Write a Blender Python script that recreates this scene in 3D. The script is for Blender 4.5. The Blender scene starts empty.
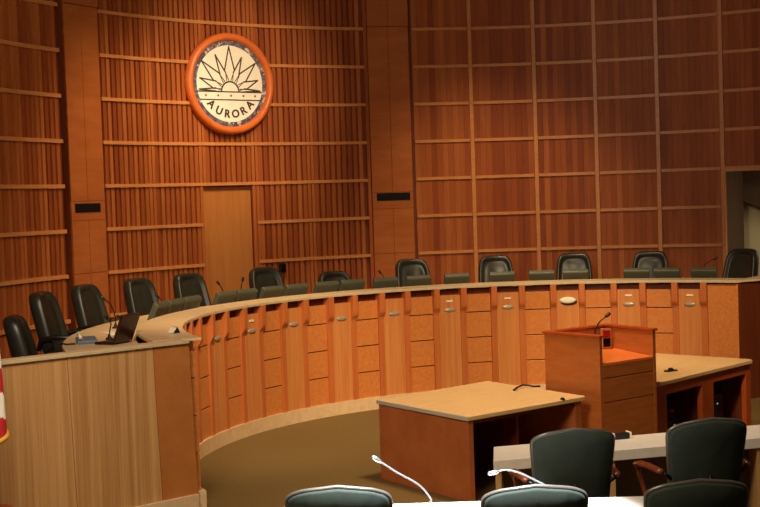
import bpy, bmesh, math, random
from mathutils import Vector, Matrix
random.seed(7)
PI = math.pi
S = bpy.context.scene
COL = S.collection
def rad(a): return a*PI/180.0

# ------------------------------------------------------------------ camera
CAMH = 2.628
pitch, roll = 0.040866, -0.033274
fw = Vector((0, math.cos(pitch), -math.sin(pitch)))
up0 = Vector((0, math.sin(pitch), math.cos(pitch)))
rt0 = Vector((1, 0, 0))
rt = rt0*math.cos(roll) + up0*math.sin(roll)
up = -rt0*math.sin(roll) + up0*math.cos(roll)
cd = bpy.data.cameras.new('camera')
cam = bpy.data.objects.new('camera', cd)
COL.objects.link(cam)
M = Matrix.Identity(4)
for i in range(3):
    M[i][0], M[i][1], M[i][2] = rt[i], up[i], -fw[i]
M.translation = Vector((0, 0, CAMH))
cam.matrix_world = M
cd.sensor_width = 36.0
cd.lens = 36.0*1301.3/760.0
S.camera = cam

# ------------------------------------------------------------------ world, lamps, exposure
S.view_settings.view_transform = 'Standard'
S.view_settings.look = 'None'
S.view_settings.gamma = 1.0
S.view_settings.exposure = 0.0
w = bpy.data.worlds.new('world')
S.world = w
w.use_nodes = True
w.node_tree.nodes['Background'].inputs[0].default_value = (1.0, 0.72, 0.42, 1)
w.node_tree.nodes['Background'].inputs[1].default_value = 0.045

def lamp(name, kind, loc, target, energy, color, size=1.0, spot=60, blend=0.6):
    l = bpy.data.lights.new(name, kind)
    l.energy = energy
    l.color = color
    if kind == 'AREA':
        l.shape = 'SQUARE'; l.size = size
    else:
        l.shadow_soft_size = size
    if kind == 'SPOT':
        l.spot_size = rad(spot); l.spot_blend = blend
    o = bpy.data.objects.new(name, l)
    COL.objects.link(o)
    o.location = loc
    d = Vector(target) - Vector(loc)
    o.rotation_euler = d.to_track_quat('-Z', 'Y').to_euler()
    return o
WARM = (1.0, 0.76, 0.45)
lamp('well_ceiling_light', 'SPOT', (1.5, 11.4, 6.6), (1.4, 12.5, 0.0), 1500, WARM, 0.5, 66, 1.0)
lamp('dais_spot', 'SPOT', (-0.2, 9.5, 6.4), (-1.9, 15.0, 0.5), 2000, WARM, 0.3, 44, 1.0)
lamp('dais_spot', 'SPOT', (1.8, 9.5, 6.4), (1.2, 16.4, 0.5), 1950, WARM, 0.3, 40, 1.0)
lamp('dais_spot', 'SPOT', (3.4, 10.0, 6.4), (4.0, 16.0, 0.5), 1750, WARM, 0.3, 40, 1.0)
lamp('seal_spot', 'SPOT', (0.4, 13.6, 6.5), (-2.0, 18.2, 4.1), 1000, WARM, 0.12, 40, 1.0)
lamp('platform_light', 'SPOT', (-1.5, 14.9, 6.5), (-2.7, 17.2, 1.3), 800, WARM, 0.3, 74, 1.0)
lamp('platform_light', 'SPOT', (1.4, 16.2, 6.5), (1.9, 19.2, 0.9), 850, WARM, 0.3, 62, 1.0)
lamp('end_panel_light', 'AREA', (-1.5, 5.5, 5.5), (-2.4, 11.0, 0.8), 380, (1.0, 0.84, 0.6), 2.0)
lamp('front_desk_spot', 'SPOT', (2.2, 8.6, 6.2), (2.0, 9.6, 0.75), 380, (1.0, 0.86, 0.7), 0.2, 40, 1.0)
lamp('near_desk_spot', 'SPOT', (0.4, 6.4, 5.8), (0.36, 7.45, 0.8), 9500, (0.88, 0.95, 1.0), 0.1, 25.5, 0.25)
lamp('corridor_light', 'AREA', (6.6, 18.2, 2.3), (6.0, 19.6, 1.3), 14, (1.0, 0.85, 0.6), 0.8)

# ------------------------------------------------------------------ materials
def lin(c):
    def f(v):
        v /= 255.0
        return v/12.92 if v <= 0.04045 else ((v+0.055)/1.055)**2.4
    return (f(c[0]), f(c[1]), f(c[2]), 1.0)

def plain(name, c, rough=0.5, metal=0.0, spec=0.5, emit=None):
    m = bpy.data.materials.new(name); m.use_nodes = True
    b = m.node_tree.nodes['Principled BSDF']
    b.inputs['Base Color'].default_value = lin(c)
    b.inputs['Roughness'].default_value = rough
    b.inputs['Metallic'].default_value = metal
    b.inputs['Specular IOR Level'].default_value = spec
    if emit:
        b.inputs['Emission Color'].default_value = lin(emit[0]); b.inputs['Emission Strength'].default_value = emit[1]
    return m

def grain(name, dark, light, scale=(14, 14, 0.7), rough=0.38, fine=(60, 60, 3), spec=0.4, fine_amt=0.35, spread=(0.3, 0.7), rot=(0, 0, 0), bump=0.0):
    """wood or mottled surface: stretched noise between two tones"""
    m = bpy.data.materials.new(name); m.use_nodes = True
    nt = m.node_tree; N = nt.nodes; L = nt.links
    b = N['Principled BSDF']
    tc = N.new('ShaderNodeTexCoord')
    mp = N.new('ShaderNodeMapping'); mp.inputs['Scale'].default_value = scale; mp.inputs['Rotation'].default_value = rot
    L.new(tc.outputs['Object'], mp.inputs['Vector'])
    n1 = N.new('ShaderNodeTexNoise'); n1.inputs['Scale'].default_value = 1.0; n1.inputs['Detail'].default_value = 3
    L.new(mp.outputs[0], n1.inputs['Vector'])
    mp2 = N.new('ShaderNodeMapping'); mp2.inputs['Scale'].default_value = fine; mp2.inputs['Rotation'].default_value = rot
    L.new(tc.outputs['Object'], mp2.inputs['Vector'])
    n2 = N.new('ShaderNodeTexNoise'); n2.inputs['Scale'].default_value = 1.0; n2.inputs['Detail'].default_value = 2
    L.new(mp2.outputs[0], n2.inputs['Vector'])
    mix = N.new('ShaderNodeMix'); mix.data_type = 'FLOAT'; mix.inputs[0].default_value = fine_amt
    L.new(n1.outputs['Fac'], mix.inputs[2]); L.new(n2.outputs['Fac'], mix.inputs[3])
    cr = N.new('ShaderNodeValToRGB')
    cr.color_ramp.elements[0].position = spread[0]; cr.color_ramp.elements[0].color = lin(dark)
    cr.color_ramp.elements[1].position = spread[1]; cr.color_ramp.elements[1].color = lin(light)
    L.new(mix.outputs[0], cr.inputs['Fac'])
    L.new(cr.outputs['Color'], b.inputs['Base Color'])
    b.inputs['Roughness'].default_value = rough
    b.inputs['Specular IOR Level'].default_value = spec
    if bump:
        bp = N.new('ShaderNodeBump'); bp.inputs['Strength'].default_value = bump; bp.inputs['Distance'].default_value = 0.01
        L.new(n2.outputs['Fac'], bp.inputs['Height']); L.new(bp.outputs[0], b.inputs['Normal'])
    return m

M_slat = [grain('slat_wood_%s' % n, d, l, (9, 9, 0.9), 0.5, spec=0.22) for n, d, l in
          (('red', (132, 62, 26), (160, 82, 38)), ('brown', (140, 68, 30), (168, 90, 44)), ('amber', (150, 78, 36), (178, 100, 50)), ('deep', (122, 54, 24), (148, 72, 34)))]
M_backing = grain('backing_wood', (98, 40, 16), (120, 54, 24), (9, 9, 0.9), 0.6)
M_batten = grain('batten_wood', (182, 112, 60), (204, 136, 80), (5, 5, 30), 0.4)
M_pil = grain('pilaster_veneer', (154, 80, 36), (178, 100, 48), (2.0, 2.0, 7), 0.38, (3, 3, 60))
M_door = grain('door_veneer', (164, 98, 46), (186, 118, 60), (10, 10, 0.7), 0.42)
M_plank = grain('cherry_vertical', (190, 112, 56), (214, 142, 82), (22, 22, 0.6), 0.35, (90, 90, 2.5))
M_fin = grain('cherry_fin', (178, 94, 46), (200, 114, 60), (14, 14, 0.8), 0.35)
M_block = grain('burl_cherry', (196, 114, 56), (210, 132, 69), (24, 24, 28), 0.35, (60, 60, 60), spread=(0.35, 0.65))
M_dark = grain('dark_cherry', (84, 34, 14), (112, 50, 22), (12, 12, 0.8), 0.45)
M_end = grain('end_veneer_striped', (168, 116, 66), (210, 162, 108), (26, 26, 0.35), 0.45, (120, 120, 2))
M_endplain = grain('end_veneer_plain', (170, 102, 48), (188, 118, 60), (5, 5, 5), 0.45, (60, 60, 60))
M_lam = grain('cream_laminate', (216, 182, 138), (232, 200, 158), (8, 8, 8), 0.35, (70, 70, 70))
M_lip = grain('counter_edge', (186, 168, 134), (204, 186, 150), (8, 8, 8), 0.4)
M_kerb = grain('kerb_stone', (206, 172, 130), (226, 194, 152), (12, 12, 12), 0.7, (80, 80, 80))
M_maple = grain('maple_top', (214, 172, 118), (232, 194, 142), (3, 20, 20), 0.3, (12, 70, 70), rot=(0, 0, -0.68))
M_tlip = plain('table_lip_sheen', (190, 184, 170), 0.4)  # pale tone paints cool light reflected by the table's left lip
M_cherry = grain('cherry_panel', (166, 88, 46), (188, 108, 60), (4, 4, 4), 0.35, (50, 50, 50), fine_amt=0.3)
M_cherry_h = grain('cherry_horizontal', (164, 88, 40), (190, 110, 54), (3, 3, 24), 0.33, (8, 8, 90), fine_amt=0.4)
M_surface = grain('podium_surface', (214, 108, 48), (232, 126, 60), (4, 20, 20), 0.35, rot=(0, 0, -0.66))
M_red = grain('red_cherry_trim', (158, 66, 26), (178, 82, 36), (10, 10, 10), 0.35)
M_carpet = grain('carpet', (104, 82, 48), (122, 97, 58), (30, 30, 30), 0.95, (160, 160, 160), spec=0.1, fine_amt=0.6)
M_leather = grain('black_leather', (32, 32, 26), (44, 43, 36), (10, 10, 10), 0.36, (130, 130, 130), spec=0.5, bump=0.05)
M_vinyl = grain('dark_green_vinyl', (44, 52, 46), (55, 63, 56), (10, 10, 10), 0.75, (130, 130, 130), spec=0.2, bump=0.05)
M_pipe = plain('chair_piping', (80, 74, 68), 0.3, 0.0, 0.8)
M_armwood = grain('arm_wood', (104, 44, 22), (130, 62, 34), (20, 20, 20), 0.25, spec=0.7)
M_blackp = plain('black_plastic', (18, 18, 18), 0.4)
M_blackm = plain('black_metal', (26, 26, 28), 0.35, 0.6)
M_chrome = plain('brushed_steel', (190, 190, 190), 0.3, 0.9)
M_stem = plain('mic_grey_metal', (120, 122, 124), 0.45, 0.3)
M_monitor = plain('monitor_shell', (74, 75, 61), 0.4, 0.0, 0.6)
M_screen = plain('screen_glass', (10, 12, 14), 0.12)
M_desk = grain('white_laminate', (214, 200, 186), (226, 214, 202), (10, 10, 10), 0.4, (80, 80, 80))
M_desklip = plain('desk_edge', (206, 204, 204), 0.45)
M_lightwood = grain('light_wood_leg', (188, 140, 86), (204, 156, 100), (12, 12, 0.8), 0.45)
M_grey = plain('modesty_grey', (108, 92, 78), 0.6)
M_cream = grain('seal_cream', (244, 232, 214), (252, 243, 230), (9, 9, 9), 0.5)
M_line = plain('seal_line', (70, 54, 50), 0.6)
M_sealred = plain('seal_red', (170, 70, 60), 0.6)
M_sealwood = grain('seal_rim_wood', (206, 98, 40), (226, 118, 54), (5, 5, 5), 0.35)
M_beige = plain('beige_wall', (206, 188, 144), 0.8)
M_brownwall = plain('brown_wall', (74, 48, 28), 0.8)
M_plate = plain('name_plate_metal', (176, 166, 150), 0.35, 0.3)
M_white = plain('white_card', (240, 228, 205), 0.5)
M_blue = plain('blue_grey_plastic', (96, 110, 130), 0.4)
M_ledred = plain('red_display', (120, 10, 14), 0.3, emit=((255, 20, 25), 0.08))
M_ledgreen = plain('green_light', (120, 200, 140), 0.3, emit=((150, 230, 170), 0.5))
M_gold = plain('gold_fringe', (206, 146, 40), 0.5)
M_bluefab = plain('navy_fabric', (34, 48, 70), 0.7)

def mosaic(name):
    m = bpy.data.materials.new(name); m.use_nodes = True
    nt = m.node_tree; N = nt.nodes; L = nt.links
    b = N['Principled BSDF']; tc = N.new('ShaderNodeTexCoord')
    v = N.new('ShaderNodeTexVoronoi'); v.inputs['Scale'].default_value = 28
    L.new(tc.outputs['Object'], v.inputs['Vector'])
    sp = N.new('ShaderNodeSeparateColor'); L.new(v.outputs['Color'], sp.inputs[0])
    cr = N.new('ShaderNodeValToRGB'); e = cr.color_ramp.elements
    cr.color_ramp.interpolation = 'CONSTANT'
    e[0].position = 0; e[0].color = lin((84, 76, 96))
    e[1].position = 0.35; e[1].color = lin((118, 108, 122))
    for p_, c in ((0.55, (70, 66, 100)), (0.75, (136, 122, 118)), (0.9, (214, 196, 168))):
        x = e.new(p_); x.color = lin(c)
    L.new(sp.outputs[0], cr.inputs['Fac']); L.new(cr.outputs['Color'], b.inputs['Base Color'])
    b.inputs['Roughness'].default_value = 0.5
    return m
M_mosaic = mosaic('seal_mosaic')

# ------------------------------------------------------------------ mesh helpers
def P(a, r, z=0.0):
    return Vector((r*math.sin(rad(a)), r*math.cos(rad(a)), z))

class MB:
    def __init__(s): s.bm = bmesh.new()
    def face(s, vs, mat=0, smooth=False):
        try: f = s.bm.faces.new(vs)
        except ValueError: return None
        f.material_index = mat; f.smooth = smooth
        return f
    def box(s, c, d, rz=0, mat=0, rx=0, ry=0):
        R = Matrix.Rotation(rz, 3, 'Z') @ Matrix.Rotation(rx, 3, 'X') @ Matrix.Rotation(ry, 3, 'Y')
        c = Vector(c); v = []
        for k in (-1, 1):
            for (i, j) in ((-1, -1), (1, -1), (1, 1), (-1, 1)):
                v.append(s.bm.verts.new(c + R @ Vector((i*d[0]/2, j*d[1]/2, k*d[2]/2))))
        for q in ((3, 2, 1, 0), (4, 5, 6, 7), (0, 1, 5, 4), (1, 2, 6, 5), (2, 3, 7, 6), (3, 0, 4, 7)):
            s.face([v[i] for i in q], mat)
        return s
    def loft(s, rings, mat=0, closed=True, cap=True, smooth=False):
        R = [[s.bm.verts.new(Vector(p)) for p in r] for r in rings]
        n = len(R[0])
        for a, b in zip(R[:-1], R[1:]):
            for i in range(n if closed else n-1):
                j = (i+1) % n
                s.face([a[i], a[j], b[j], b[i]], mat, smooth)
        if cap:
            s.face(list(reversed(R[0])), mat); s.face(R[-1], mat)
        return s
    def prism(s, pts, z0, z1, mat=0):
        return s.loft([[(p[0], p[1], z0) for p in pts], [(p[0], p[1], z1) for p in pts]], mat)
    def arc(s, a0, a1, r0, r1, z0, z1, n=1, mat=0, smooth=False):
        rings = []
        for k in range(n+1):
            a = a0 + (a1-a0)*k/n
            rings.append([P(a, r0, z0), P(a, r1, z0), P(a, r1, z1), P(a, r0, z1)])
        return s.loft(rings, mat, smooth=smooth)
    def tube(s, pts, r, n=8, mat=0, smooth=True, flat=1.0):
        pts = [Vector(p) for p in pts]; rings = []
        prev = None
        for i, p in enumerate(pts):
            t = (pts[min(i+1, len(pts)-1)] - pts[max(i-1, 0)]).normalized()
            ref = Vector((0, 0, 1)) if abs(t.z) < 0.95 else Vector((1, 0, 0))
            x = t.cross(ref).normalized()
            if prev is not None and x.dot(prev) < 0: x = -x
            prev = x
            y = x.cross(t).normalized()
            rr = r[i] if isinstance(r, (list, tuple)) else r
            rings.append([p + x*rr*math.cos(2*PI*k/n) + y*rr*flat*math.sin(2*PI*k/n) for k in range(n)])
        return s.loft(rings, mat, smooth=smooth)
    def lathe(s, prof, n=20, c=(0, 0, 0), mat=0, smooth=True):
        c = Vector(c)
        rings = [[c + Vector((r*math.cos(2*PI*k/n), r*math.sin(2*PI*k/n), z)) for k in range(n)] for r, z in prof]
        return s.loft(rings, mat, smooth=smooth)
    def build(s, name, mats, parent=None, bevel=0.0, loc=None, rz=None):
        bmesh.ops.recalc_face_normals(s.bm, faces=s.bm.faces)
        me = bpy.data.meshes.new(name)
        s.bm.to_mesh(me); s.bm.free()
        for m in (mats if isinstance(mats, (list, tuple)) else [mats]): me.materials.append(m)
        o = bpy.data.objects.new(name, me); COL.objects.link(o)
        if parent is not None: o.parent = parent
        if loc is not None: o.location = loc
        if rz is not None: o.rotation_euler = (0, 0, rz)
        if bevel:
            b = o.modifiers.new('bevel', 'BEVEL'); b.width = bevel; b.segments = 2; b.limit_method = 'ANGLE'
        return o

def tag(o, label, cat, group=None):
    o['label'] = label; o['category'] = cat
    if group: o['group'] = group
    return o
def thing(name, label, cat, loc=(0, 0, 0), rz=0, group=None):
    o = bpy.data.objects.new(name, None); COL.objects.link(o)
    o.empty_display_size = 0.1
    o.location = loc; o.rotation_euler = (0, 0, rz)
    return tag(o, label, cat, group)
def struct(o):
    o['kind'] = 'structure'; return o
def dup(root, loc, rz, label, group=None):
    r = root.copy(); COL.objects.link(r); r.location = loc; r.rotation_euler = (0, 0, rz)
    r['label'] = label
    if group: r['group'] = group
    for ch in list(root.children):
        c = ch.copy(); COL.objects.link(c); c.parent = r
        for g in list(ch.children):
            d = g.copy(); COL.objects.link(d); d.parent = c
    return r

# ------------------------------------------------------------------ setting
CX, CY = 1.982, 12.94
C0 = Vector((CX, CY, 0))
ROW0, DROW = 5.136, 0.5525
RW = 6.6
Z_TOP = 6.4
ZP = 0.68

b = MB(); b.prism([(-9, -3), (11, -3), (11, 24), (-9, 24)], -0.1, 0.0)
struct(b.build('floor', M_carpet))
# raised platform behind the dais
b = MB()
pts = [P(a, 4.15) for a in range(-116, 37, 4)] + [P(37.0, 4.15), P(37.3, 4.72)]
pts += [Vector((3.13, 5.88, 0))] + [P(a, 6.56) for a in (27, 22, 16, 10, 4, -2, -8, -14, -20, -26, -32, -38, -44, -50, -56, -62, -68, -74, -80, -86, -92, -98, -104, -110, -116)]
b.prism(pts, 0.0, ZP)
struct(b.build('floor', [M_carpet], loc=C0))

rows = [ROW0 - DROW*k for k in range(-2, 8)]
def slat_wall(b, a0, a1, n, fill, z0=ZP, z1=Z_TOP, skip=None):
    step = (a1-a0)/n
    for k in range(n):
        a = a0 + step*(k+0.5); h = step*fill/2
        zz = z0
        if skip and skip[0] < a < skip[1]: zz = skip[2]
        b.arc(a-h, a+h, RW-0.035, RW+0.005, zz, z1, 1, random.choice((0, 0, 1, 1, 2, 3)))
MATS_W = M_slat + [M_backing, M_batten]

# left bay (beyond the left pilaster)
b = MB()
b.arc(-108, -62.4, RW, RW+0.06, ZP, Z_TOP, 24, 4)
slat_wall(b, -107.5, -69.4, 46, 0.58); slat_wall(b, -69.0, -62.8, 8, 0.64)
for a in (-69.2, -76.8, -84.4, -92.0, -99.6): b.arc(a-0.2, a+0.2, RW-0.04, RW+0.005, ZP, Z_TOP, 1, 2)
for z in rows: b.arc(-107.5, -62.6, RW-0.06, RW, z-0.024, z+0.024, 24, 5)
struct(b.build('wall_left', MATS_W, loc=C0))
# middle bay with the door
b = MB()
DZ = 2.885
DA, DB = -41.9, -34.8
b.arc(-56.6, DA, RW, RW+0.06, ZP, Z_TOP, 10, 4); b.arc(DB, -18.6, RW, RW+0.06, ZP, Z_TOP, 12, 4)
b.arc(DA, DB, RW, RW+0.06, DZ, Z_TOP, 5, 4)
mm = (-49.1, -41.75, -34.35, -26.65)
edges = [-56.5] + list(mm) + [-18.9]
for i in range(5):
    slat_wall(b, edges[i]+0.42, edges[i+1]-0.42, 9, 0.66, skip=(DA-0.1, DB+0.1, DZ+0.05))
for a in mm:
    for d in (-0.26, 0.26):
        zz = DZ+0.05 if DA < a+d < DB else ZP
        b.arc(a+d-0.2, a+d+0.2, RW-0.045, RW+0.005, zz, Z_TOP, 1, 2)
b.arc(-18.95, -18.45, RW-0.06, RW+0.005, ZP, Z_TOP, 1, 1)
for z in rows:
    segs = [(-56.3, -18.9)] if z > DZ else [(-56.3, DA-0.15), (DB+0.55, -18.9)]
    for s0, s1 in segs: b.arc(s0, s1, RW-0.06, RW, z-0.022, z+0.022, 16, 5)
struct(b.build('wall_back', MATS_W, loc=C0))
# right bay with the passage opening
b = MB()
OA = 27.45
b.arc(-12.9, OA, RW, RW+0.06, 0, Z_TOP, 24, 4); b.arc(OA, 48, RW, RW+0.06, 2.9, Z_TOP, 12, 4)
mr = (-4.8, 3.5, 11.3, 19.15, 27.2, 35.0, 42.8)
edges = [-12.7] + list(mr)
for i in range(len(mr)):
    slat_wall(b, edges[i]+0.25, edges[i+1]-0.25, 10, 0.975, z0=ZP if edges[i] < 27 else 2.9)
    for z in rows:
        if edges[i] > 27 and z < 2.9: continue
        b.arc(edges[i]+0.3, edges[i+1]-0.3, RW-0.058, RW, z-0.022, z+0.022, 5, 5)
for a in mr: b.arc(a-0.24, a+0.24, RW-0.06, RW+0.005, ZP if a < 28 else 2.9, Z_TOP, 1, 5)
b.arc(29.9, 30.2, RW-0.05, RW+0.005, 2.9, Z_TOP, 1, 1)
b.arc(OA, 48, RW-0.06, RW, 2.875, 2.925, 12, 5)
struct(b.build('wall_right', MATS_W, loc=C0))
# passage behind the opening
b = MB()
b.arc(OA-0.3, OA, RW+0.06, RW+1.15, 0, 3.0, 1, 0)
b.arc(OA, 48, RW+0.06, RW+1.25, 2.9, 3.0, 6, 0)
pl = [P(OA, RW+1.15, 2.43), P(OA, RW+1.15, 2.9), P(36, RW+1.15, 2.9), P(36, RW+1.15, 1.95)]  # slanted lower edge of this brown panel stands in for a shadow boundary
pb = [P(OA, RW+1.2, 2.43), P(OA, RW+1.2, 2.9), P(36, RW+1.2, 2.9), P(36, RW+1.2, 1.95)]
b.loft([pl, pb])
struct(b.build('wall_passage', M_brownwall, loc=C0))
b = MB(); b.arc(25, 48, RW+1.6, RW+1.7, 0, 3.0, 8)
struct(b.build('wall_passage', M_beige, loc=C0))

# pilasters
def pilaster(idx, a0, a1, gap):
    b = MB()
    rp = RW-0.1
    mid = (a0+a1)/2
    b.arc(a0, a1, rp+0.012, RW+0.06, ZP, Z_TOP, 3, 1)
    zs = [ZP] + [ROW0 - DROW*k for k in (6, 4.62, 3.9, 0)] + [Z_TOP]
    zs = [ZP, ROW0-DROW*6+0.02, 2.5, 2.74, 5.165, Z_TOP]
    for k, (z0, z1) in enumerate(zip(zs[:-1], zs[1:])):
        if k == 2:
            b.arc(a0, a1, rp, rp+0.03, z0+0.003, z1-0.003, 2, 0)
        else:
            off = -0.02 if k == 4 else 0
            b.arc(a0, mid-0.03, rp+off, rp+0.03, z0+0.003, z1-0.003, 2, 0)
            b.arc(mid+0.03, a1, rp+off, rp+0.03, z0+0.003, z1-0.003, 2, 0)
    b.arc(a0-gap, a0, RW+0.02, RW+0.06, ZP, Z_TOP, 1, 1)  # set-back strip; dark colour paints in the shade of the reveal
    struct(b.build('trim_%d' % idx, [M_pil, M_dark], loc=C0))
pilaster(1, -62.1, -56.85, 0.4)
pilaster(2, -18.5, -13.0, 0.3)
def vent(a0, a1, z, label):
    t = thing('wall_vent', label, 'vent', tuple(C0 + P((a0+a1)/2, RW-0.1, z-0.055)), 0, 'slot vents on the pilasters')
    o = Vector(t.location) - C0
    b = MB(); b.arc(a0, a1, RW-0.108, RW-0.1, z-0.055, z+0.055, 3)
    b.build('vent_plate', M_blackp, t, loc=-o)
    b = MB()
    for k in range(4): b.arc(a0+0.1, a1-0.1, RW-0.114, RW-0.108, z-0.042+k*0.026, z-0.034+k*0.026, 3)
    b.build('louver', M_blackm, t, loc=-o)
vent(-61.6, -57.6, 2.655, 'black slot vent on the left wooden pilaster, left of the door')
vent(-17.95, -13.4, 2.675, 'black slot vent on the centre wooden pilaster, right of the round seal')
# door in the middle bay
b = MB()
b.arc(DA+0.12, DB-0.12, RW+0.0, RW+0.05, ZP, DZ-0.03, 4, 0)
b.arc(DA, DA+0.12, RW-0.03, RW+0.06, ZP, DZ, 1, 1); b.arc(DB-0.12, DB, RW-0.03, RW+0.06, ZP, DZ, 1, 1)
b.arc(DA, DB, RW-0.03, RW+0.06, DZ-0.03, DZ, 4, 1)
b.arc(DB+0.08, DB+0.42, RW-0.045, RW+0.005, ZP, DZ, 1, 2)
struct(b.build('door_1', [M_door, M_dark, M_slat[2]], loc=C0))

# black wall box right of the door
t = thing('wall_speaker', 'small black box mounted on the slatted wall right of the door', 'speaker', tuple(C0 + P(-31.2, RW-0.05, 1.66)), rad(31.2))
b = MB(); b.box((0, -0.03, 0.06), (0.09, 0.06, 0.12)); b.build('box_body', M_blackp, t, bevel=0.006)
b = MB(); b.box((0, -0.063, 0.06), (0.07, 0.006, 0.1)); b.build('box_grille', M_blackm, t)

# ------------------------------------------------------------------ round seal
SA = -37.75
seal = thing('wall_seal', 'round city seal with sun rays and the word Aurora in an orange wood rim', 'seal', tuple(C0 + P(SA, RW-0.07, 4.305)), rad(-SA))
RI = 0.528
def ring(r0, r1, y0, y1, n=64):
    b = MB(); rings = []
    for k in range(n+1):
        a = 2*PI*k/n; c, s = math.cos(a), math.sin(a)
        rings.append([(r0*c, y0, r0*s), (r1*c, y0, r1*s), (r1*c, y1, r1*s), (r0*c, y1, r0*s)])
    return b.loft(rings, cap=False)
b = MB(); prof = [(1.12*RI, -0.035), (1.15*RI, -0.085), (1.2*RI, -0.105), (1.26*RI, -0.1), (1.31*RI, -0.075), (1.325*RI, -0.03), (1.325*RI, 0.03), (1.12*RI, 0.03)]
rr = []
for k in range(65):
    a = 2*PI*k/64
    rr.append([(r*math.cos(a), y, r*math.sin(a)) for r, y in prof])
b.loft(rr, cap=False, smooth=True); b.build('seal_rim', M_sealwood, seal)
ring(1.0*RI, 1.13*RI, -0.035, 0.02).build('seal_border', M_mosaic, seal)
b = MB(); b.loft([[(RI*math.cos(2*PI*k/64), y, RI*math.sin(2*PI*k/64)) for k in range(64)] for y in (-0.032, 0.02)])
b.build('seal_face', M_cream, seal)
def stroke(b, p, q, wd=0.019):
    p = Vector(p)*RI; q = Vector(q)*RI
    d = (q-p).normalized()*wd*0.3; n = Vector((-d.y, d.x)).normalized()*wd/2
    v = [p-d+n, p-d-n, q+d-n, q+d+n]
    b.loft([[(u.x, y, u.y) for u in v] for y in (-0.0365, -0.031)])
SUN = (0.0, -0.21)
for tip, da, br in (((0, 0.97), 15, 0.58), ((-0.42, 0.74), 10, 0.52), ((0.38, 0.70), 10, 0.52), ((-0.84, 0.58), 13, 0.58), ((0.80, 0.56), 13, 0.58), ((-0.9, 0.13), 12, 0.5), ((0.86, 0.11), 12, 0.5), ((-0.93, -0.16), 9, 0.45), ((0.93, -0.17), 9, 0.45)):
    a = math.atan2(tip[1]-SUN[1], tip[0]-SUN[0])
    b = MB()
    for s in (-1, 1):
        aa = a + s*rad(da)
        base = (SUN[0]+br*math.cos(aa), max(SUN[1]+br*math.sin(aa), -0.2))
        inn = (SUN[0]+0.3*math.cos(a+s*rad(6)), max(SUN[1]+0.3*math.sin(a+s*rad(6)), -0.2))
        stroke(b, base, tip); stroke(b, inn, base, 0.011)
    b.build('sun_ray', M_line, seal)
b = MB(); rr = []
for k in range(25):
    a = PI*k/24
    rr.append([(RI*(SUN[0]+r*math.cos(a)), y, RI*(SUN[1]+r*math.sin(a))) for r, y in ((0.245, -0.0365), (0.285, -0.0365), (0.285, -0.031), (0.245, -0.031))])
b.loft(rr); b.build('sun_arc', M_line, seal)
for z in (-0.21, -0.42):
    x = math.sqrt(1-z*z)
    b = MB(); stroke(b, (-x, z), (x, z), 0.016); b.build('band_line', M_line, seal)
for x in (-0.74, -0.37, 0.02, 0.4, 0.76):
    b = MB(); b.loft([[(RI*x+0.018*math.cos(2*PI*k/5+PI/2), y, RI*-0.31+0.018*math.sin(2*PI*k/5+PI/2)) for k in range(5)] for y in (-0.036, -0.031)])
    b.build('band_mark', M_sealred, seal)
dg = None
for ch, ang in zip('AURORA', (-137.4, -117, -98.5, -80, -61.5, -42.5)):
    cu = bpy.data.curves.new('letter', 'FONT'); cu.body = ch; cu.size = 0.15; cu.align_x = 'CENTER'; cu.align_y = 'CENTER'; cu.extrude = 0.003; cu.offset = 0.005
    to = bpy.data.objects.new('letter_text', cu); COL.objects.link(to)
    bpy.context.view_layer.update()
    me = bpy.data.meshes.new_from_object(to.evaluated_get(bpy.context.evaluated_depsgraph_get()))
    bpy.data.objects.remove(to); bpy.data.curves.remove(cu)
    me.materials.clear(); me.materials.append(M_line)
    o = bpy.data.objects.new('letter', me); COL.objects.link(o); o.parent = seal
    me.transform(Matrix.Rotation(PI/2, 4, 'X') @ Matrix.Rotation(rad(ang+90), 4, 'Z'))
    o.location = (RI*0.8*math.cos(rad(ang)), -0.035, RI*0.8*math.sin(rad(ang)))

# ------------------------------------------------------------------ the curved dais
R0 = 3.968
HT = 1.4875
ZK = 0.156
A0, A1 = -116.8, 37.8
dais = thing('council_dais', 'long curved cherry wood council dais with bracket posts and square panels', 'dais', tuple(C0))
b = MB(); b.arc(A0+2.0, A1-0.3, R0+0.07, R0+0.13, 0.0, HT-0.04, 70); b.build('back_board', M_dark, dais)  # dark wood puts the shade of the under-ledge recess into the colour
b = MB(); b.arc(A0+1.2, A1, R0-0.02, R0+0.07, 0.0, ZK, 90); b.build('plinth', M_kerb, dais)
STEP = 11.276
plates = [-72.6 + STEP*k for k in range(-3, 10)]
def fin(a):
    b = MB()
    prof = [(R0+0.07, ZK), (R0-0.006, ZK), (R0-0.006, 1.13), (R0-0.010, 1.155), (R0-0.024, 1.18), (R0-0.04, 1.20), (R0-0.051, 1.225), (R0-0.054, 1.26), (R0-0.054, HT-0.026), (R0+0.07, HT-0.026)]
    b.loft([[P(a+s*0.56, r, z) for r, z in prof] for s in (-1, 1)])
    b.build('bracket_post', M_fin, dais, bevel=0.003)
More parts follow.
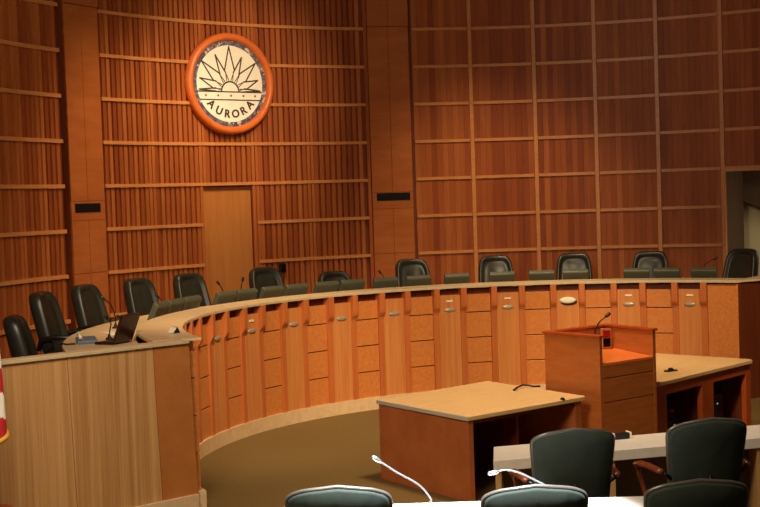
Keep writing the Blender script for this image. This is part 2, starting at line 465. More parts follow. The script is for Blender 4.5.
for k, a in enumerate(plates):
    b = MB()
    for q in range(4):
        s0 = a-2.1+q*1.05
        b.arc(s0+0.012, s0+1.05-0.012, R0, R0+0.04, ZK, 1.375, 1)
    b.arc(a-2.08, a+2.08, R0+0.003, R0+0.07, ZK, 1.374, 4)
    pan = b.build('plank_panel', M_plank, dais)
    big = abs(a-6.35) < 1
    b = MB(); n = 20
    ctr = P(a, R0-0.004, 1.185 if not big else 1.25); sx = 0.075 if not big else 0.105; sz = 0.026 if not big else 0.042
    tx = Vector((math.cos(rad(a)), -math.sin(rad(a)), 0)); nrm = -P(a, 1)
    b.loft([[ctr + tx*sx*f*math.cos(2*PI*i/n) + Vector((0, 0, sz*f*math.sin(2*PI*i/n))) + nrm*d for i in range(n)] for f, d in ((1, -0.01), (1, 0.006), (0.8, 0.013), (0.4, 0.016))], smooth=True)
    b.build('name_plate', M_plate if not big else M_white, pan)
    if big:
        b = MB(); c2 = ctr + Vector((0, 0, -0.026)) + tx*0.016
        b.loft([[c2 + tx*sx*f*math.cos(2*PI*i/n) + Vector((0, 0, sz*f*math.sin(2*PI*i/n))) + nrm*d for i in range(n)] for f, d in ((1, -0.01), (1, 0.0045))])
        b.build('emblem_lower_oval', M_blackp, pan)  # black copy of the oval, set lower and to one side
    if k in (4, 8, 9, 11, 12):
        b = MB(); c = P(a, R0-0.004, 1.30); b.box(c, (0.085, 0.012, 0.022), -rad(a)); b.build('label_strip', M_white, pan)
    fin(a-2.68); fin(a+2.68)
    if k < 12:
        for q in range(4):
            z0 = (ZK, 0.486, 0.816, 1.146)[q]; z1 = (0.474, 0.804, 1.134, 1.37)[q]
            b = MB(); b.arc(a+3.27, a+STEP-3.27, R0+0.012, R0+0.07, z0, z1, 3); b.build('square_panel', M_block, dais, bevel=0.003)
for q in range(4):
    z0 = (ZK, 0.486, 0.816, 1.146)[q]; z1 = (0.474, 0.804, 1.134, 1.37)[q]
    b = MB(); b.arc(plates[0]-8.5, plates[0]-3.27, R0+0.012, R0+0.07, z0, z1, 3); b.build('square_panel', M_block, dais, bevel=0.003)
b = MB(); b.arc(plates[-1]+3.27, A1, R0+0.005, R0+0.07, ZK, 1.44, 3); b.build('plain_panel', M_block, dais, bevel=0.003)
# right end return
EB = Vector((2.76, 3.31, 0)); EA = P(A1, R0+0.004); EC = P(A1+0.4, 4.9)
def zz(v, z): return Vector((v.x, v.y, z))
b = MB(); b.loft([[zz(EA, z), zz(EB, z), zz(EC, z), zz(P(A1-0.8, 4.9), z), zz(P(A1-0.8, R0+0.08), z)] for z in (0, HT-0.04)])
b.build('end_return', M_dark, dais, bevel=0.003)  # dark cherry paints in the shade of this turned-away side
# left end panel
E0 = Vector((-1.60, 11.16, 0)) - C0
ed = Vector((-0.746, -0.666, 0)); en = Vector((-0.666, 0.746, 0))    # en points away from the audience
def endbox(t0, t1, d0, d1, z0, z1, name, mat, bevel=0.002, lean=0.036):
    b = MB(); b.loft([[E0+ed*(t0+q)+en*d0+Vector((0, 0, z)), E0+ed*(t1+q)+en*d0+Vector((0, 0, z)), E0+ed*(t1+q)+en*d1+Vector((0, 0, z)), E0+ed*(t0+q)+en*d1+Vector((0, 0, z))] for z, q in ((z0, 0), (z1, lean))])
    return b.build(name, mat, dais, bevel=bevel)
endbox(0.045, 0.40, 0.0, 0.05, ZK, HT-0.02, 'end_panel', M_endplain)  # flat-grain board; its darker tone also paints in different lighting on this stretch
endbox(0.406, 1.195, 0.0, 0.05, ZK, HT-0.02, 'end_panel', M_end)
endbox(1.201, 2.9, 0.0, 0.05, ZK, HT-0.02, 'end_panel', M_end)
endbox(0.06, 2.95, -0.03, 0.04, 0.0, ZK, 'end_plinth', M_kerb, lean=0)

# counter ledge (front cap of the dais) and lower worktop
b = MB()
ZL0, ZL1 = HT-0.024, HT+0.004
b.arc(A0+1.7, A1, R0-0.035, 4.36, ZL0+0.004, ZL1, 90, 0)
b.arc(A0+1.7, A1, R0-0.042, R0-0.035, ZL0, ZL1-0.004, 90, 1)
for (t0, t1, d0, d1, mt) in ((0.095, 2.93, -0.02, 0.13, 0), (0.095, 2.93, -0.028, -0.02, 1)):
    b.loft([[E0+ed*t0+en*d0+Vector((0, 0, z)), E0+ed*t1+en*d0+Vector((0, 0, z)), E0+ed*t1+en*d1+Vector((0, 0, z)), E0+ed*t0+en*d1+Vector((0, 0, z))] for z in (ZL0 if mt else ZL0+0.004, ZL1-0.004*mt-0.001)], mt)
b.loft([[zz(P(A1, R0-0.042), z), zz(EB+Vector((0.02, -0.03, 0)), z), zz(EC+Vector((0.03, 0, 0)), z), zz(P(A1-0.8, 4.9), z), zz(P(A1-0.8, 4.36), z), zz(P(A1, 4.36), z)] for z in (ZL0+0.004, ZL1)], 0)
tag(b.build('counter_ledge', [M_lam, M_lip], loc=C0), 'narrow cream ledge capping the whole curved dais front', 'countertop')
wt = thing('worktop', 'lower cream desk surface behind the ledge along the curved dais', 'worktop', tuple(C0))
b = MB(); b.arc(-117.5, A1-0.9, 4.365, 5.03, 1.375, 1.41, 80); b.build('desk_surface', M_lam, wt)
for a in (-110, -92, -78, -66, -54, -42, -30, -18, -6, 6, 18, 30):
    b = MB(); b.arc(a-0.3, a+0.3, 4.4, 4.95, ZP, 1.375, 1); b.build('support_panel', M_dark, wt)

# ------------------------------------------------------------------ chairs
def outline(n, wtop, wbot, h, ex):
    pts = []
    for k in range(n):
        a = 2*PI*k/n
        c, s = math.cos(a), math.sin(a)
        x = math.copysign(abs(c)**(2/ex), c); z = math.copysign(abs(s)**(2/ex), s)
        t = (z+1)/2
        pts.append((x*(wbot+(wtop-wbot)*t), (z+1)/2*h))
    return pts
def pad(n, wtop, wbot, h, ex, front, back, bend=0.0, arch=0.0):
    """cushion shell: rings of a rounded outline, front profile then back profile (list of (scale, depth))"""
    ol = outline(n, wtop, wbot, h, ex); b = MB()
    def pt(p, f, d):
        x = p[0]*f; z = h/2+(p[1]-h/2)*f
        z2 = z - arch*(x/wtop)**2*(z/h)
        return (x, d + bend*(x/wtop)**2, z2)
    rings = [[pt(p, f, d) for p in ol] for f, d in front + back]
    b.loft(rings, cap=True, smooth=True)
    return b, [pt(p, 1.0, 0.0) for p in ol]

def tilt(o, ang, loc):
    o.rotation_euler = (ang, 0, 0); o.location = loc
def base_parts(t, hz, mat):
    b = MB(); b.lathe([(0.03, 0.1), (0.03, 0.26), (0.022, 0.27), (0.022, hz)], 12); b.build('column', mat, t)
    for k in range(5):
        a = 2*PI*k/5+0.3; c, s = math.cos(a), math.sin(a)
        b = MB(); b.tube([(0.02*c, 0.02*s, 0.12), (0.16*c, 0.16*s, 0.1), (0.3*c, 0.3*s, 0.075)], [0.026, 0.022, 0.016], 8)
        leg = b.build('base_leg', mat, t)
        b = MB(); rr = []
        for q in range(2):
            rr.append([Vector((0.3*c, 0.3*s, 0.03)) + Vector((-s, c, 0))*(q-0.5)*0.05 + Vector((c, s, 0))*0.03*math.cos(2*PI*i/12) + Vector((0, 0, 0.03*math.sin(2*PI*i/12))) for i in range(12)])
        b.loft(rr); b.build('caster', M_blackp, leg)

def exec_chair():
    t = thing('executive_chair', 'x', 'chair')
    front = [(0.02, 0.062), (0.35, 0.066), (0.6, 0.058), (0.7, 0.046), (0.75, 0.05), (0.82, 0.074), (0.9, 0.078), (0.96, 0.06), (1.0, 0.02)]
    back = [(1.0, -0.02), (0.95, -0.05), (0.8, -0.065), (0.4, -0.07), (0.02, -0.07)]
    b, _ = pad(48, 0.232, 0.275, 0.665, 4.5, front, back, bend=0.05)
    o = b.build('backrest', M_leather, t); tilt(o, rad(13), (0, -0.2, 0.455))
    b, _ = pad(40, 0.26, 0.26, 0.5, 5, [(0.02, 0.07), (0.6, 0.07), (0.85, 0.06), (1.0, 0.0)], [(1.0, -0.03), (0.9, -0.05), (0.02, -0.05)])
    o = b.build('seat', M_leather, t); o.rotation_euler = (-PI/2, 0, 0); o.location = (0, -0.22, 0.44)
    o.rotation_euler = (PI/2, 0, PI); o.location = (0, -0.24, 0.44)
    for s in (-1, 1):
        b = MB(); b.tube([(s*0.27, -0.24, 0.52), (s*0.3, -0.2, 0.63), (s*0.3, -0.05, 0.655), (s*0.3, 0.12, 0.65), (s*0.29, 0.17, 0.6), (s*0.26, 0.1, 0.42)], 0.026, 8)
        b.build('armrest', M_blackp, t)
    base_parts(t, 0.42, M_blackm)
    return t
chair_rows = [  # angle, radius, height offset, label
    (-97.0, 5.2, -0.13, 'black leather executive chair behind the left end panel, nearest the flag'),
    (-82.8, 5.3, 0.0, 'black leather executive chair, second from the left along the dais'),
    (-71.6, 5.34, 0.0, 'black leather executive chair in front of the left wooden pilaster'),
    (-60.7, 5.36, 0.0, 'black leather executive chair right of the left pilaster, behind the open laptop'),
    (-51.6, 5.36, 0.0, 'black leather executive chair left of the veneer door'),
    (-38.8, 5.36, 0.0, 'black leather executive chair just right of the veneer door'),
    (-27.5, 5.42, -0.12, 'low black leather executive chair mostly hidden behind two monitors'),
    (-15.9, 5.36, 0.0, 'black leather executive chair below the centre pilaster vent'),
    (-3.5, 5.36, 0.0, 'black leather executive chair first to the right of the centre pilaster chair'),
    (7.9, 5.36, -0.01, 'black leather executive chair behind the large oval emblem'),
    (18.8, 5.36, -0.02, 'black leather executive chair behind a pair of monitors near the right end'),
    (31.0, 5.3, 0.02, 'black leather executive chair at the far right end of the dais'),
]
proto = None; lowered = []
for i, (a, r, dz, lb) in enumerate(chair_rows):
    loc = tuple(C0 + P(a, r, ZP+dz if dz > 0 else ZP))
    rz = PI - rad(a)
    if i == 11: rz -= 0.35
    if i == 0: rz += 0.0
    if proto is None:
        proto = exec_chair(); proto.location = loc; proto.rotation_euler = (0, 0, rz); proto['label'] = lb; proto['group'] = 'executive chairs behind the dais'; c = proto
    else:
        c = dup(proto, loc, rz, lb)
    lowered.append((c, dz))
for c, dz in lowered:
    if dz < -0.05:
        for ch in c.children:
            if ch.name.split('.')[0] in ('backrest', 'seat', 'armrest'): ch.location.z += dz

# ------------------------------------------------------------------ monitors behind the ledge
def monitor():
    t = thing('monitor', 'x', 'monitor', group='low monitors behind the dais ledge')
    # back of the monitor faces local +Y (towards the well), screen faces local -Y
    b = MB(); rr = []
    prof = [(0.035, 0.02), (0.075, 0.10), (0.108, 0.165), (0.108, 0.182), (0.07, 0.214), (0.05, 0.208), (0.012, 0.12), (-0.03, 0.03)]
    for x in (-0.17, 0.17): rr.append([(x, y-0.02, z) for y, z in prof])
    b.loft(rr); b.build('monitor_shell', M_monitor, t, bevel=0.008)
    b = MB(); b.loft([[(x, 0.022, 0.19), (x, -0.012, 0.115), (x, -0.048, 0.035), (x, -0.044, 0.033), (x, -0.006, 0.118), (x, 0.028, 0.19)] for x in (-0.158, 0.158)])
    b.build('screen', M_screen, t)
    b = MB(); b.box((0, 0.01, 0.015), (0.24, 0.1, 0.03)); b.build('monitor_foot', M_blackp, t, bevel=0.004)
    return t
mon = [(-77.5, 'leftmost low monitor, right beside the open laptop'), (-72.6, 'second low monitor from the left, right of the open laptop'), (-67.7, 'third low monitor from the left, before the chair left of the door'),
       (-58.8, 'low monitor in front of the door, left of a close pair'), (-53.9, 'low monitor in front of the door, right of a close pair'),
       (-48.1, 'low monitor standing before the chair just right of the door'), (-43.0, 'low monitor under the small black wall box'),
       (-36.9, 'left low monitor of the pair hiding the low chair'), (-31.8, 'right low monitor of the pair hiding the low chair'),
       (-25.6, 'low monitor standing left of the chair below the pilaster vent'), (-19.5, 'low monitor in front of the chair below the pilaster vent'),
       (-12.6, 'single low monitor between the two chairs right of the centre pilaster'), (-4.6, 'low monitor before the first chair right of the centre pilaster chair'),
       (2.2, 'low monitor left of the chair behind the large oval emblem'), (8.0, 'low monitor above the large oval emblem'),
       (18.3, 'left low monitor of the pair near the right end of the dais'), (23.4, 'right low monitor of the pair near the right end of the dais'), (29.6, 'rightmost low monitor beside the end chair')]
mproto = None
for a, lb in mon:
    loc = tuple(C0 + P(a, 4.50, 1.41)); rz = PI - rad(a)
    if mproto is None:
        mproto = monitor(); mproto.location = loc; mproto.rotation_euler = (0, 0, rz); mproto['label'] = lb
    else: dup(mproto, loc, rz, lb)

# ------------------------------------------------------------------ gooseneck microphones
def gooseneck(loc, pts, label, mat_stem, mat_head, r=0.007, group=None, base=0.035):
    t = thing('gooseneck_microphone', label, 'microphone', loc, 0, group)
    b = MB(); b.lathe([(base, 0), (base, 0.012), (base*0.5, 0.022), (base*0.3, 0.05), (base*0.3, 0.051)], 16); b.build('mic_base', mat_stem, t)
    P0 = [Vector(p) for p in pts]
    sm = []
    for i in range(len(P0)-1):
        p0 = P0[max(i-1, 0)]; p1 = P0[i]; p2 = P0[i+1]; p3 = P0[min(i+2, len(P0)-1)]
        for k in range(6):
            u = k/6
            sm.append(0.5*((2*p1)+(p2-p0)*u+(2*p0-5*p1+4*p2-p3)*u*u+(3*p1-p0-3*p2+p3)*u**3))
    sm.append(P0[-1])
    b = MB(); b.tube(sm, r, 8); b.build('stem', mat_stem, t)
    d = (P0[-1]-P0[-2]).normalized(); e = P0[-1]
    b = MB(); b.tube([e-d*0.015, e, e+d*0.02, e+d*0.045, e+d*0.055], [r*1.2, r*2.2, r*2.6, r*2.4, r*1.0], 12); b.build('mic_head', mat_head, t)
    return t
for a, ztip, lean, lb in ((-55.2, 0.27, -0.05, 'black gooseneck microphone before the door, leaning left'), (-51.6, 0.29, 0.03, 'black gooseneck microphone before the door, upright with bent tip'),
                          (-69.5, 0.21, -0.06, 'black gooseneck microphone left of the chair beside the door'), (-86.0, 0.30, -0.1, 'black gooseneck microphone beside the chair at the left pilaster'),
                          (28.2, 0.30, 0.18, 'black gooseneck microphone left of the end chair on the right'), (-24.0, 0.25, -0.06, 'black gooseneck microphone left of the chair below the pilaster vent')):
    gooseneck(tuple(C0 + P(a, 4.72, 1.41)), [(0, 0, 0.04), (0, 0, 0.12), (lean*0.4, 0, ztip*0.8), (lean, -0.02, ztip)], lb, M_blackm, M_blackp, 0.006, 'dais microphones')

# console, papers and small things on the left end of the dais
t = thing('laptop', 'dark laptop standing open at the left end of the dais with its lid tilted', 'laptop', (-2.37, 11.74, 1.41), rad(62))
b = MB(); b.box((0, 0.1, 0.012), (0.25, 0.2, 0.022)); b.build('keyboard_base', M_blackp, t, bevel=0.004)
b = MB(); b.box((0, -0.07, 0.145), (0.25, 0.03, 0.27), rx=rad(24)); b.build('lid', [grain('dark_brown_lid', (40, 24, 16), (70, 38, 22), (6, 6, 6), 0.3)], t, bevel=0.004)
t = thing('phone', 'blue grey desk phone left of the open laptop', 'phone', (-2.71, 11.87, 1.41), rad(20))
b = MB(); b.loft([[(x, -0.08, 0), (x, 0.08, 0), (x, 0.08, 0.06), (x, -0.08, 0.03)] for x in (-0.09, 0.09)]); b.build('phone_body', M_blue, t, bevel=0.006)
b = MB(); b.tube([(-0.06, -0.07, 0.05), (-0.065, -0.05, 0.075), (-0.065, 0.05, 0.095), (-0.06, 0.08, 0.08)], [0.018, 0.014, 0.014, 0.018], 8); b.build('handset', M_white, t)
gooseneck((-2.56, 12.15, 1.41), [(0, 0, 0.04), (0.01, 0, 0.1), (0.02, 0, 0.15), (0.0, -0.03, 0.19)], 'small black gooseneck microphone behind the blue grey phone', M_blackm, M_blackp, 0.006, 'dais microphones')
gooseneck((-2.42, 12.35, 1.41), [(0, 0, 0.04), (-0.01, 0, 0.1), (-0.03, 0, 0.15), (-0.06, -0.03, 0.18)], 'small black gooseneck microphone beside the laptop lid', M_blackm, M_blackp, 0.006, 'dais microphones')
b = MB(); b.tube([(-2.98, 11.72, 1.418), (-2.90, 11.78, 1.422), (-2.86, 11.74, 1.418), (-2.82, 11.78, 1.418), (-2.79, 11.76, 1.42)], 0.008, 8)
tag(b.build('cable', M_blackp), 'short black cable lying on the cream worktop left of the phone', 'cable')
b = MB(); b.box((-2.62, 12.75, 1.414), (0.21, 0.3, 0.006), rad(30))
tag(b.build('paper', M_white), 'white sheet of paper on the worktop behind the phone', 'paper')
t = thing('desk_bell', 'small dark wedge with a white face on the ledge at the left bend', 'name stand', (-1.88, 11.74, HT+0.004), rad(-50))
b = MB(); b.loft([[(x, -0.04, 0), (x, 0.03, 0), (x, 0.0, 0.055)] for x in (-0.05, 0.05)]); b.build('stand_body', M_blackp, t)
b = MB(); b.loft([[(x, -0.042, 0.004), (x, -0.004, 0.052), (x, -0.007, 0.052), (x, -0.045, 0.004)] for x in (-0.045, 0.045)]); b.build('stand_face', M_white, t)
t.name = 'name_stand'

# ------------------------------------------------------------------ flag at the left edge
fl = thing('flag', 'striped red and white flag with gold fringe at the left edge', 'flag', (-2.885, 9.0, 0))
b = MB(); b.lathe([(0.13, 0), (0.13, 0.03), (0.06, 0.06), (0.03, 0.12), (0.03, 0.13)], 24); b.build('flag_base', M_gold, fl)
b = MB(); b.lathe([(0.016, 0.05), (0.016, 2.45)], 12); b.build('pole', M_lightwood, fl)
b = MB(); b.lathe([(0.02, 2.45), (0.035, 2.49), (0.02, 2.54), (0.003, 2.62)], 12); b.build('finial', M_gold, fl)
b = MB(); n = 140; rings = []; H0, H1 = 2.4, 1.09
for k in range(91):
    u = k/90; z = H0+(H1-H0)*u
    R_ = 0.03 + 0.205*u**0.25
    rings.append([((R_*(1+0.08*math.sin(7*a+2.2*u)))*math.cos(a), 0.75*(R_*(1+0.08*math.sin(7*a+2.2*u)))*math.sin(a), z + 0.06*u*math.sin(2*a)) for a in [2*PI*i/n for i in range(n)]])
b.loft(rings, cap=False, smooth=True)
b.bm.faces.ensure_lookup_table()
for f in b.bm.faces:
    c = f.calc_center_median()
    u = (H0-c.z)/(H0-H1); a = math.atan2(c.y, c.x)
    s = (c.z*5.6 + 0.9*math.sin(a*1.0+0.4))
    f.material_index = 2 if u < 0.38 and abs(a) > 1.2 else int(math.floor(s)) % 2
b.build('flag_cloth', [plain('flag_red', (176, 24, 34), 0.7), plain('flag_white', (232, 226, 214), 0.7), plain('flag_blue', (30, 38, 84), 0.7)], fl)
b = MB(); b.tube([rings[-1][i % n] for i in range(n+1)], 0.02, 6); b.build('fringe', M_gold, fl)

# small brown stand in the bottom left corner
t = thing('wooden_stand', 'reddish brown wooden box top at the lower left corner of the view', 'stand', (-2.822, 9.347, 0), rad(41))
b = MB(); b.box((0, 0, 0.24), (0.19, 0.19, 0.44)); b.build('stand_body', M_cherry, t, bevel=0.004)
b = MB(); b.box((0, 0, 0.475), (0.22, 0.22, 0.03)); b.build('stand_top', M_red, t, bevel=0.004)
b = MB(); b.box((0, 0, 0.012), (0.21, 0.21, 0.024)); b.build('stand_plinth', M_dark, t)

# ------------------------------------------------------------------ staff table left of the podium
def chamfer_rect(x0, x1, y0, y1, c):
    return [(x0+c, y0), (x1-c, y0), (x1, y0+c), (x1, y1-c), (x1-c, y1), (x0+c, y1), (x0, y1-c), (x0, y0+c)]
T1 = thing('staff_table', 'square maple topped table with cherry side panels left of the podium', 'table', (0.712, 11.08, 0), rad(38.6))
W1, D1 = 1.49, 1.40
b = MB(); b.prism([(0, 0), (W1-0.03, 0), (W1, 0.03), (W1+0.11, D1+0.06), (0.09, D1-0.03)], 0.712, 0.75); b.build('tabletop', M_maple, T1, bevel=0.004)
b = MB(); b.prism([(-0.012, 0), (-0.001, 0), (0.089, D1-0.03), (0.078, D1-0.03)], 0.714, 0.748); b.build('lip_sheen', M_tlip, T1)
b = MB(); b.prism([(0.01, 0.02), (0.07, 0.02), (0.15, D1-0.05), (0.09, D1-0.05)], 0, 0.712); b.build('side_panel', M_cherry, T1, bevel=0.003)
b = MB(); b.box((W1-0.09, D1/2, 0.356), (0.08, D1-0.06, 0.712)); b.build('side_panel', M_cherry, T1, bevel=0.003)
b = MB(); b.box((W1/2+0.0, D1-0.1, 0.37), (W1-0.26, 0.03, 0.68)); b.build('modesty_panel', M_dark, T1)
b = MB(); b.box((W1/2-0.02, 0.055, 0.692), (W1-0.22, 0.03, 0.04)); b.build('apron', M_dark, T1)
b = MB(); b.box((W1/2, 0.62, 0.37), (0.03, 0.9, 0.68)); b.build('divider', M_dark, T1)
b = MB(); b.lathe([(0.02, 0), (0.02, 0.012), (0.014, 0.022), (0.014, 0.023)], 12, (1.622, 11.823, 0.75))
tag(b.build('cable_grommet', M_blackp), 'tiny black knob on the front edge of the left maple table', 'knob')
pc = [(1.24, 12.46), (1.29, 12.56), (1.35, 12.64), (1.40, 12.64), (1.45, 12.62), (1.52, 12.66)]
b = MB(); b.tube([(x, y, 0.760+z) for (x, y), z in zip(pc, (0.001, 0.012, 0.02, 0.018, 0.006, 0.0))], 0.009, 8)
tag(b.build('cable', M_blackp), 'short curled black cable on the maple table left of the podium', 'cable')

# ------------------------------------------------------------------ table right of the podium
T2 = thing('equipment_table', 'maple topped table with open cherry bays right of the podium', 'table', (2.66, 12.66, 0), rad(47.6))
W2, D2 = 2.09, 1.35
b = MB(); b.prism([(0.05, 0), (W2-0.06, 0), (W2, 0.06), (W2, D2), (0.44, D2), (0.02, 0.05)], 0.712, 0.75); b.build('tabletop', M_maple, T2, bevel=0.004)
b = MB(); b.box((W2/2-0.02, 0.045, 0.66), (W2-0.08, 0.03, 0.104)); b.build('apron', M_red, T2)
for x0, x1 in ((0.03, 0.24), (0.96, 1.2), (1.93, 2.04)):
    b = MB(); b.box(((x0+x1)/2, 0.06, 0.304), (x1-x0, 0.06, 0.608)); b.build('front_leg', M_red, T2, bevel=0.003)
for x, q in ((0.06, 0.40), (1.05, 0), (2.0, 0)):
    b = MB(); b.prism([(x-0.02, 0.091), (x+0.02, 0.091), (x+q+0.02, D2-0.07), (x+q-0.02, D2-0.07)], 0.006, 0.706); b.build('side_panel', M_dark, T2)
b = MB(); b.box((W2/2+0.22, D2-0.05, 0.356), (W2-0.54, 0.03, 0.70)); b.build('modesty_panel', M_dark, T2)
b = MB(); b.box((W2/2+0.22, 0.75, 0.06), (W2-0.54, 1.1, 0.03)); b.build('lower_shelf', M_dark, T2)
ca, sa = math.cos(rad(47.6)), math.sin(rad(47.6))
def t2(x, y, z): return (2.66+x*ca-y*sa, 12.66+x*sa+y*ca, z)
for (x, y, z, d, lb, led) in ((0.62, 0.42, 0.075, (0.4, 0.4, 0.2), 'black equipment box in the left bay under the right table', 'green'),
                              (0.62, 0.42, 0.277, (0.36, 0.36, 0.12), 'smaller black box stacked on equipment in the left bay of the table', 'red'),
                              (1.5, 0.42, 0.075, (0.5, 0.42, 0.34), 'tall black equipment box in the right bay under the table', 'green')):
    t = thing('equipment_box', lb, 'equipment', t2(x, y, z), rad(47.6), 'equipment under the table')
    b = MB(); b.box((0, 0, d[2]/2), d); b.build('box_body', M_blackp, t, bevel=0.006)
    b = MB(); b.box((0, -d[1]/2-0.003, d[2]/2), (d[0]*0.9, 0.006, d[2]*0.7)); b.build('front_plate', M_blackm, t)
    b = MB(); b.box((d[0]*0.2, -d[1]/2-0.008, d[2]*0.7), (0.02, 0.006, 0.014)); b.build('indicator_light', M_ledgreen if led == 'green' else M_ledred, t)
t = thing('conference_microphone', 'small flat black microphone on the maple table right of the podium', 'microphone', (2.985, 13.48, 0.75), rad(25))
b = MB(); b.prism(chamfer_rect(-0.075, 0.075, -0.03, 0.03, 0.012), 0, 0.014); b.build('mic_body', M_blackp, t, bevel=0.003)
b = MB(); b.lathe([(0.028, 0.014), (0.03, 0.024), (0.016, 0.036), (0.004, 0.038)], 16); b.build('mic_button', M_blackm, t)

# ------------------------------------------------------------------ podium
PW, PD, PH = 0.79, 0.72, 1.30
pu = Vector((math.cos(rad(37.7)), math.sin(rad(37.7)), 0)); pv = Vector((-math.sin(rad(37.7)), math.cos(rad(37.7)), 0))
pbase = Vector((2.012, 12.06, 0))
pod = thing('podium', 'boxy cherry wood podium with raised sides and bright orange reading surface', 'podium', tuple(pbase), rad(37.7))
def pp(x, y, z): return tuple(pbase + pu*x + pv*y + Vector((0, 0, z)))
b = MB(); b.box((0.02, PD/2, 0.65), (0.04, PD, 1.27)); b.build('side_panel', M_cherry_h, pod, bevel=0.003)
b = MB(); b.prism([(PW-0.04, 0), (PW, 0), (PW+0.09, PD), (PW+0.05, PD)], 0.015, 1.285); b.build('side_panel', M_cherry_h, pod, bevel=0.003)
b = MB(); b.prism([(0.04, PD-0.04), (PW+0.04, PD-0.04), (PW+0.048, PD), (0.04, PD)], 0.015, 1.285); b.build('back_panel', M_cherry_h, pod, bevel=0.003)
for z0, z1 in ((0.02, 0.66), (0.668, 0.888), (0.896, 1.035)):
    b = MB(); b.box((PW/2, 0.02, (z0+z1)/2), (PW-0.08, 0.036, z1-z0)); b.build('front_panel', M_cherry_h, pod, bevel=0.003)
b = MB(); b.loft([[(x, 0.0, 1.036), (x+q, PD-0.04, 1.075), (x+q, PD-0.04, 1.05), (x, 0.0, 1.012)] for x, q in ((0.041, 0), (PW-0.041, 0.084))]); b.build('reading_surface', M_surface, pod)
b = MB()
b.box((0.02, PD/2-0.0, 1.2925), (0.07, PD+0.03, 0.022)); b.build('rim_cap', M_red, pod, bevel=0.003)
b = MB(); b.prism([(PW-0.055, -0.015), (PW+0.015, -0.015), (PW+0.105, PD+0.015), (PW+0.035, PD+0.015)], 1.2815, 1.3035); b.build('rim_cap', M_red, pod, bevel=0.003)
b = MB(); b.box((PW/2+0.045, PD-0.02, 1.2925), (PW-0.02, 0.07, 0.021)); b.build('rim_cap', M_red, pod, bevel=0.003)
b = MB(); b.box((PW/2, PD/2, 0.03), (PW-0.1, PD-0.1, 0.06)); b.build('podium_base', M_dark, pod)
gooseneck(pp(0.56, 0.58, 1.07), [(0, 0, 0.04), (0.0, 0, 0.16), (0.05, 0.02, 0.27), (0.13, 0.05, 0.33)], 'black gooseneck microphone rising from the podium', M_blackm, M_blackp, 0.007)
t = thing('speaker_timer', 'small timer box with red and black display standing on the podium', 'timer', pp(0.72, 0.58, 1.075), rad(12))
b = MB(); b.box((0, 0, 0.1), (0.1, 0.05, 0.2)); b.build('timer_body', plain('timer_housing', (190, 120, 70), 0.4), t, bevel=0.006)
b = MB(); b.box((0, -0.027, 0.145), (0.076, 0.006, 0.075)); b.build('red_screen', M_ledred, t)
b = MB(); b.box((0, -0.027, 0.06), (0.076, 0.006, 0.085)); b.build('black_screen', M_screen, t)

# ------------------------------------------------------------------ audience-side desks
dA = Vector((0.757, 9.19, 0)); dd = Vector((2.053, 0.522, 0)).normalized(); dn = Vector((-dd.y, dd.x, 0))
FD = thing('front_desk', 'long white topped desk in front of the podium', 'desk', tuple(dA), math.atan2(dd.y, dd.x))
b = MB(); b.prism([(0, 0), (3.2, 0), (3.2, 0.49), (0.175, 0.49)], 0.672, 0.75); b.build('desktop', [M_desk], FD, bevel=0.004)
for x in (0.02, 0.9, 2.1, 3.1):
    b = MB(); b.prism([(x, 0.02), (x+0.045, 0.02), (x+0.205, 0.46), (x+0.16, 0.46)], 0, 0.672); b.build('end_leg', M_lightwood, FD, bevel=0.002)
b = MB(); b.box((1.68, 0.36, 0.36), (2.95, 0.025, 0.6)); b.build('modesty_panel', M_grey, FD)
bx = dA + dd*1.165 + dn*0.40
t = thing('desk_monitor_box', 'small black box with pale ends on the white desk before the podium', 'box', (bx.x, bx.y, 0.75), math.atan2(dd.y, dd.x)+0.05)
t.name = 'desk_box'
b = MB(); b.box((0, 0, 0.022), (0.125, 0.07, 0.044)); b.build('box_body', M_blackp, t, bevel=0.004)
for s in (-1, 1):
    b = MB(); b.box((s*0.071, 0, 0.025), (0.016, 0.074, 0.05)); b.build('end_cap', M_white, t, bevel=0.003)
ND = thing('near_desk', 'white desk in the foreground behind the nearest chairs', 'desk', (-1.6, 7.5, 0), rad(-0.6))
b = MB(); b.prism([(0, 0), (3.38, 0), (3.38, 0.5), (0, 0.5)], 0.672, 0.75); b.build('desktop', M_desk, ND, bevel=0.004)
for x in (0.03, 1.1, 2.2, 3.34):
    b = MB(); b.box((x, 0.25, 0.336), (0.045, 0.44, 0.672)); b.build('end_leg', M_lightwood, ND, bevel=0.002)
b = MB(); b.box((1.68, 0.36, 0.36), (3.25, 0.025, 0.6)); b.build('modesty_panel', M_grey, ND)
gooseneck((0.255, 7.80, 0.75), [(0, 0, 0.03), (0.0, 0, 0.07), (-0.07, 0, 0.155), (-0.2, 0, 0.235), (-0.30, 0, 0.305)], 'silver gooseneck microphone on the near desk bending left, beside the leftmost chair', M_stem, M_chrome, 0.0058, 'near desk microphones', 0.028)
gooseneck((1.08, 7.80, 0.75), [(0, 0, 0.03), (0.0, 0, 0.05), (-0.12, 0, 0.12), (-0.27, 0, 0.20), (-0.36, 0, 0.225), (-0.42, 0, 0.215)], 'silver gooseneck microphone arching left behind the middle foreground chair', M_stem, M_chrome, 0.0058, 'near desk microphones', 0.028)

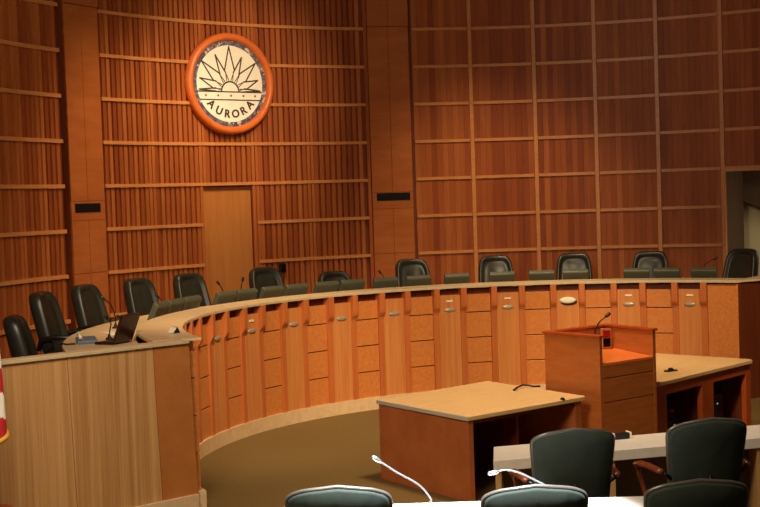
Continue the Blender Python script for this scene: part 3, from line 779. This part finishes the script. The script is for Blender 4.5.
def conf_chair():
    t = thing('conference_chair', 'x', 'chair')
    front = [(0.02, 0.012), (0.6, 0.014), (0.9, 0.012), (0.97, 0.006), (1.0, 0.0)]
    back = [(1.0, -0.004), (0.985, -0.026), (0.94, -0.034), (0.6, -0.036), (0.02, -0.036)]
    b, ol = pad(128, 0.282, 0.238, 0.56, 13.0, front, back, bend=0.05, arch=0.068)
    o = b.build('backrest', M_vinyl, t); tilt(o, rad(9), (0, -0.17, 0.535))
    b = MB(); pts = [Vector(p)+Vector((0, -0.006, 0)) for p in ol]
    b.tube(pts+[pts[0]], 0.0145, 8)
    b.build('piping', M_pipe, o)
    b, _ = pad(40, 0.25, 0.25, 0.48, 5, [(0.02, 0.05), (0.6, 0.05), (0.85, 0.042), (1.0, 0.0)], [(1.0, -0.03), (0.9, -0.045), (0.02, -0.045)])
    o = b.build('seat', M_vinyl, t); o.rotation_euler = (PI/2, 0, PI); o.location = (0, -0.2, 0.45)
    o.rotation_euler = (PI/2, 0, PI)
    for s in (-1, 1):
        b = MB()
        b.tube([(s*0.30, -0.17, 0.745), (s*0.312, -0.155, 0.752), (s*0.32, -0.02, 0.758), (s*0.322, 0.12, 0.752), (s*0.318, 0.19, 0.735), (s*0.30, 0.215, 0.69), (s*0.27, 0.15, 0.52), (s*0.22, 0.06, 0.41)],
               [0.018, 0.027, 0.03, 0.03, 0.026, 0.022, 0.02, 0.018], 10, flat=0.75)
        a = b.build('armrest', M_armwood, t)
        b = MB(); b.tube([(s*0.235, -0.175, 0.70), (s*0.30, -0.172, 0.742)], 0.014, 8); b.build('arm_bracket', M_blackm, a)
    b = MB(); b.tube([(0, -0.225, 0.72), (0, -0.215, 0.5), (0, -0.12, 0.4), (0, 0.02, 0.395)], 0.026, 8, flat=0.4); b.build('back_bar', M_blackm, t)
    base_parts(t, 0.41, M_blackm)
    return t
cc = [((1.20, 8.72), 8, 'dark conference chair at the left end of the white desk before the podium'),
      ((2.04, 8.62), 14, 'dark conference chair turned left at the white desk, wooden arms showing'),
      ((-0.255, 7.10), -3, 'dark foreground conference chair at far left with a bright white top edge'),
      ((0.775, 7.10), 2, 'dark foreground conference chair in the middle under the arching silver microphone'),
      ((1.63, 7.10), 5, 'dark foreground conference chair at right with an unlit rim'),
      ((2.95, 8.55), 78, 'dark chair cut off by the right edge of the view')]
cp = None
for (x, y), a, lb in cc:
    if cp is None:
        cp = conf_chair(); cp.location = (x, y, 0); cp.rotation_euler = (0, 0, rad(a)); cp['label'] = lb; cp['group'] = 'conference chairs at the white desks'
    else:
        c = dup(cp, (x, y, 0), rad(a), lb)
        dz = {2: 0.03, 1: 0.055}.get([q[2] for q in cc].index(lb), 0)
        for ch in c.children:
            if dz and ch.name.split('.')[0] in ('backrest', 'seat', 'armrest', 'back_bar'): ch.location.z += dz
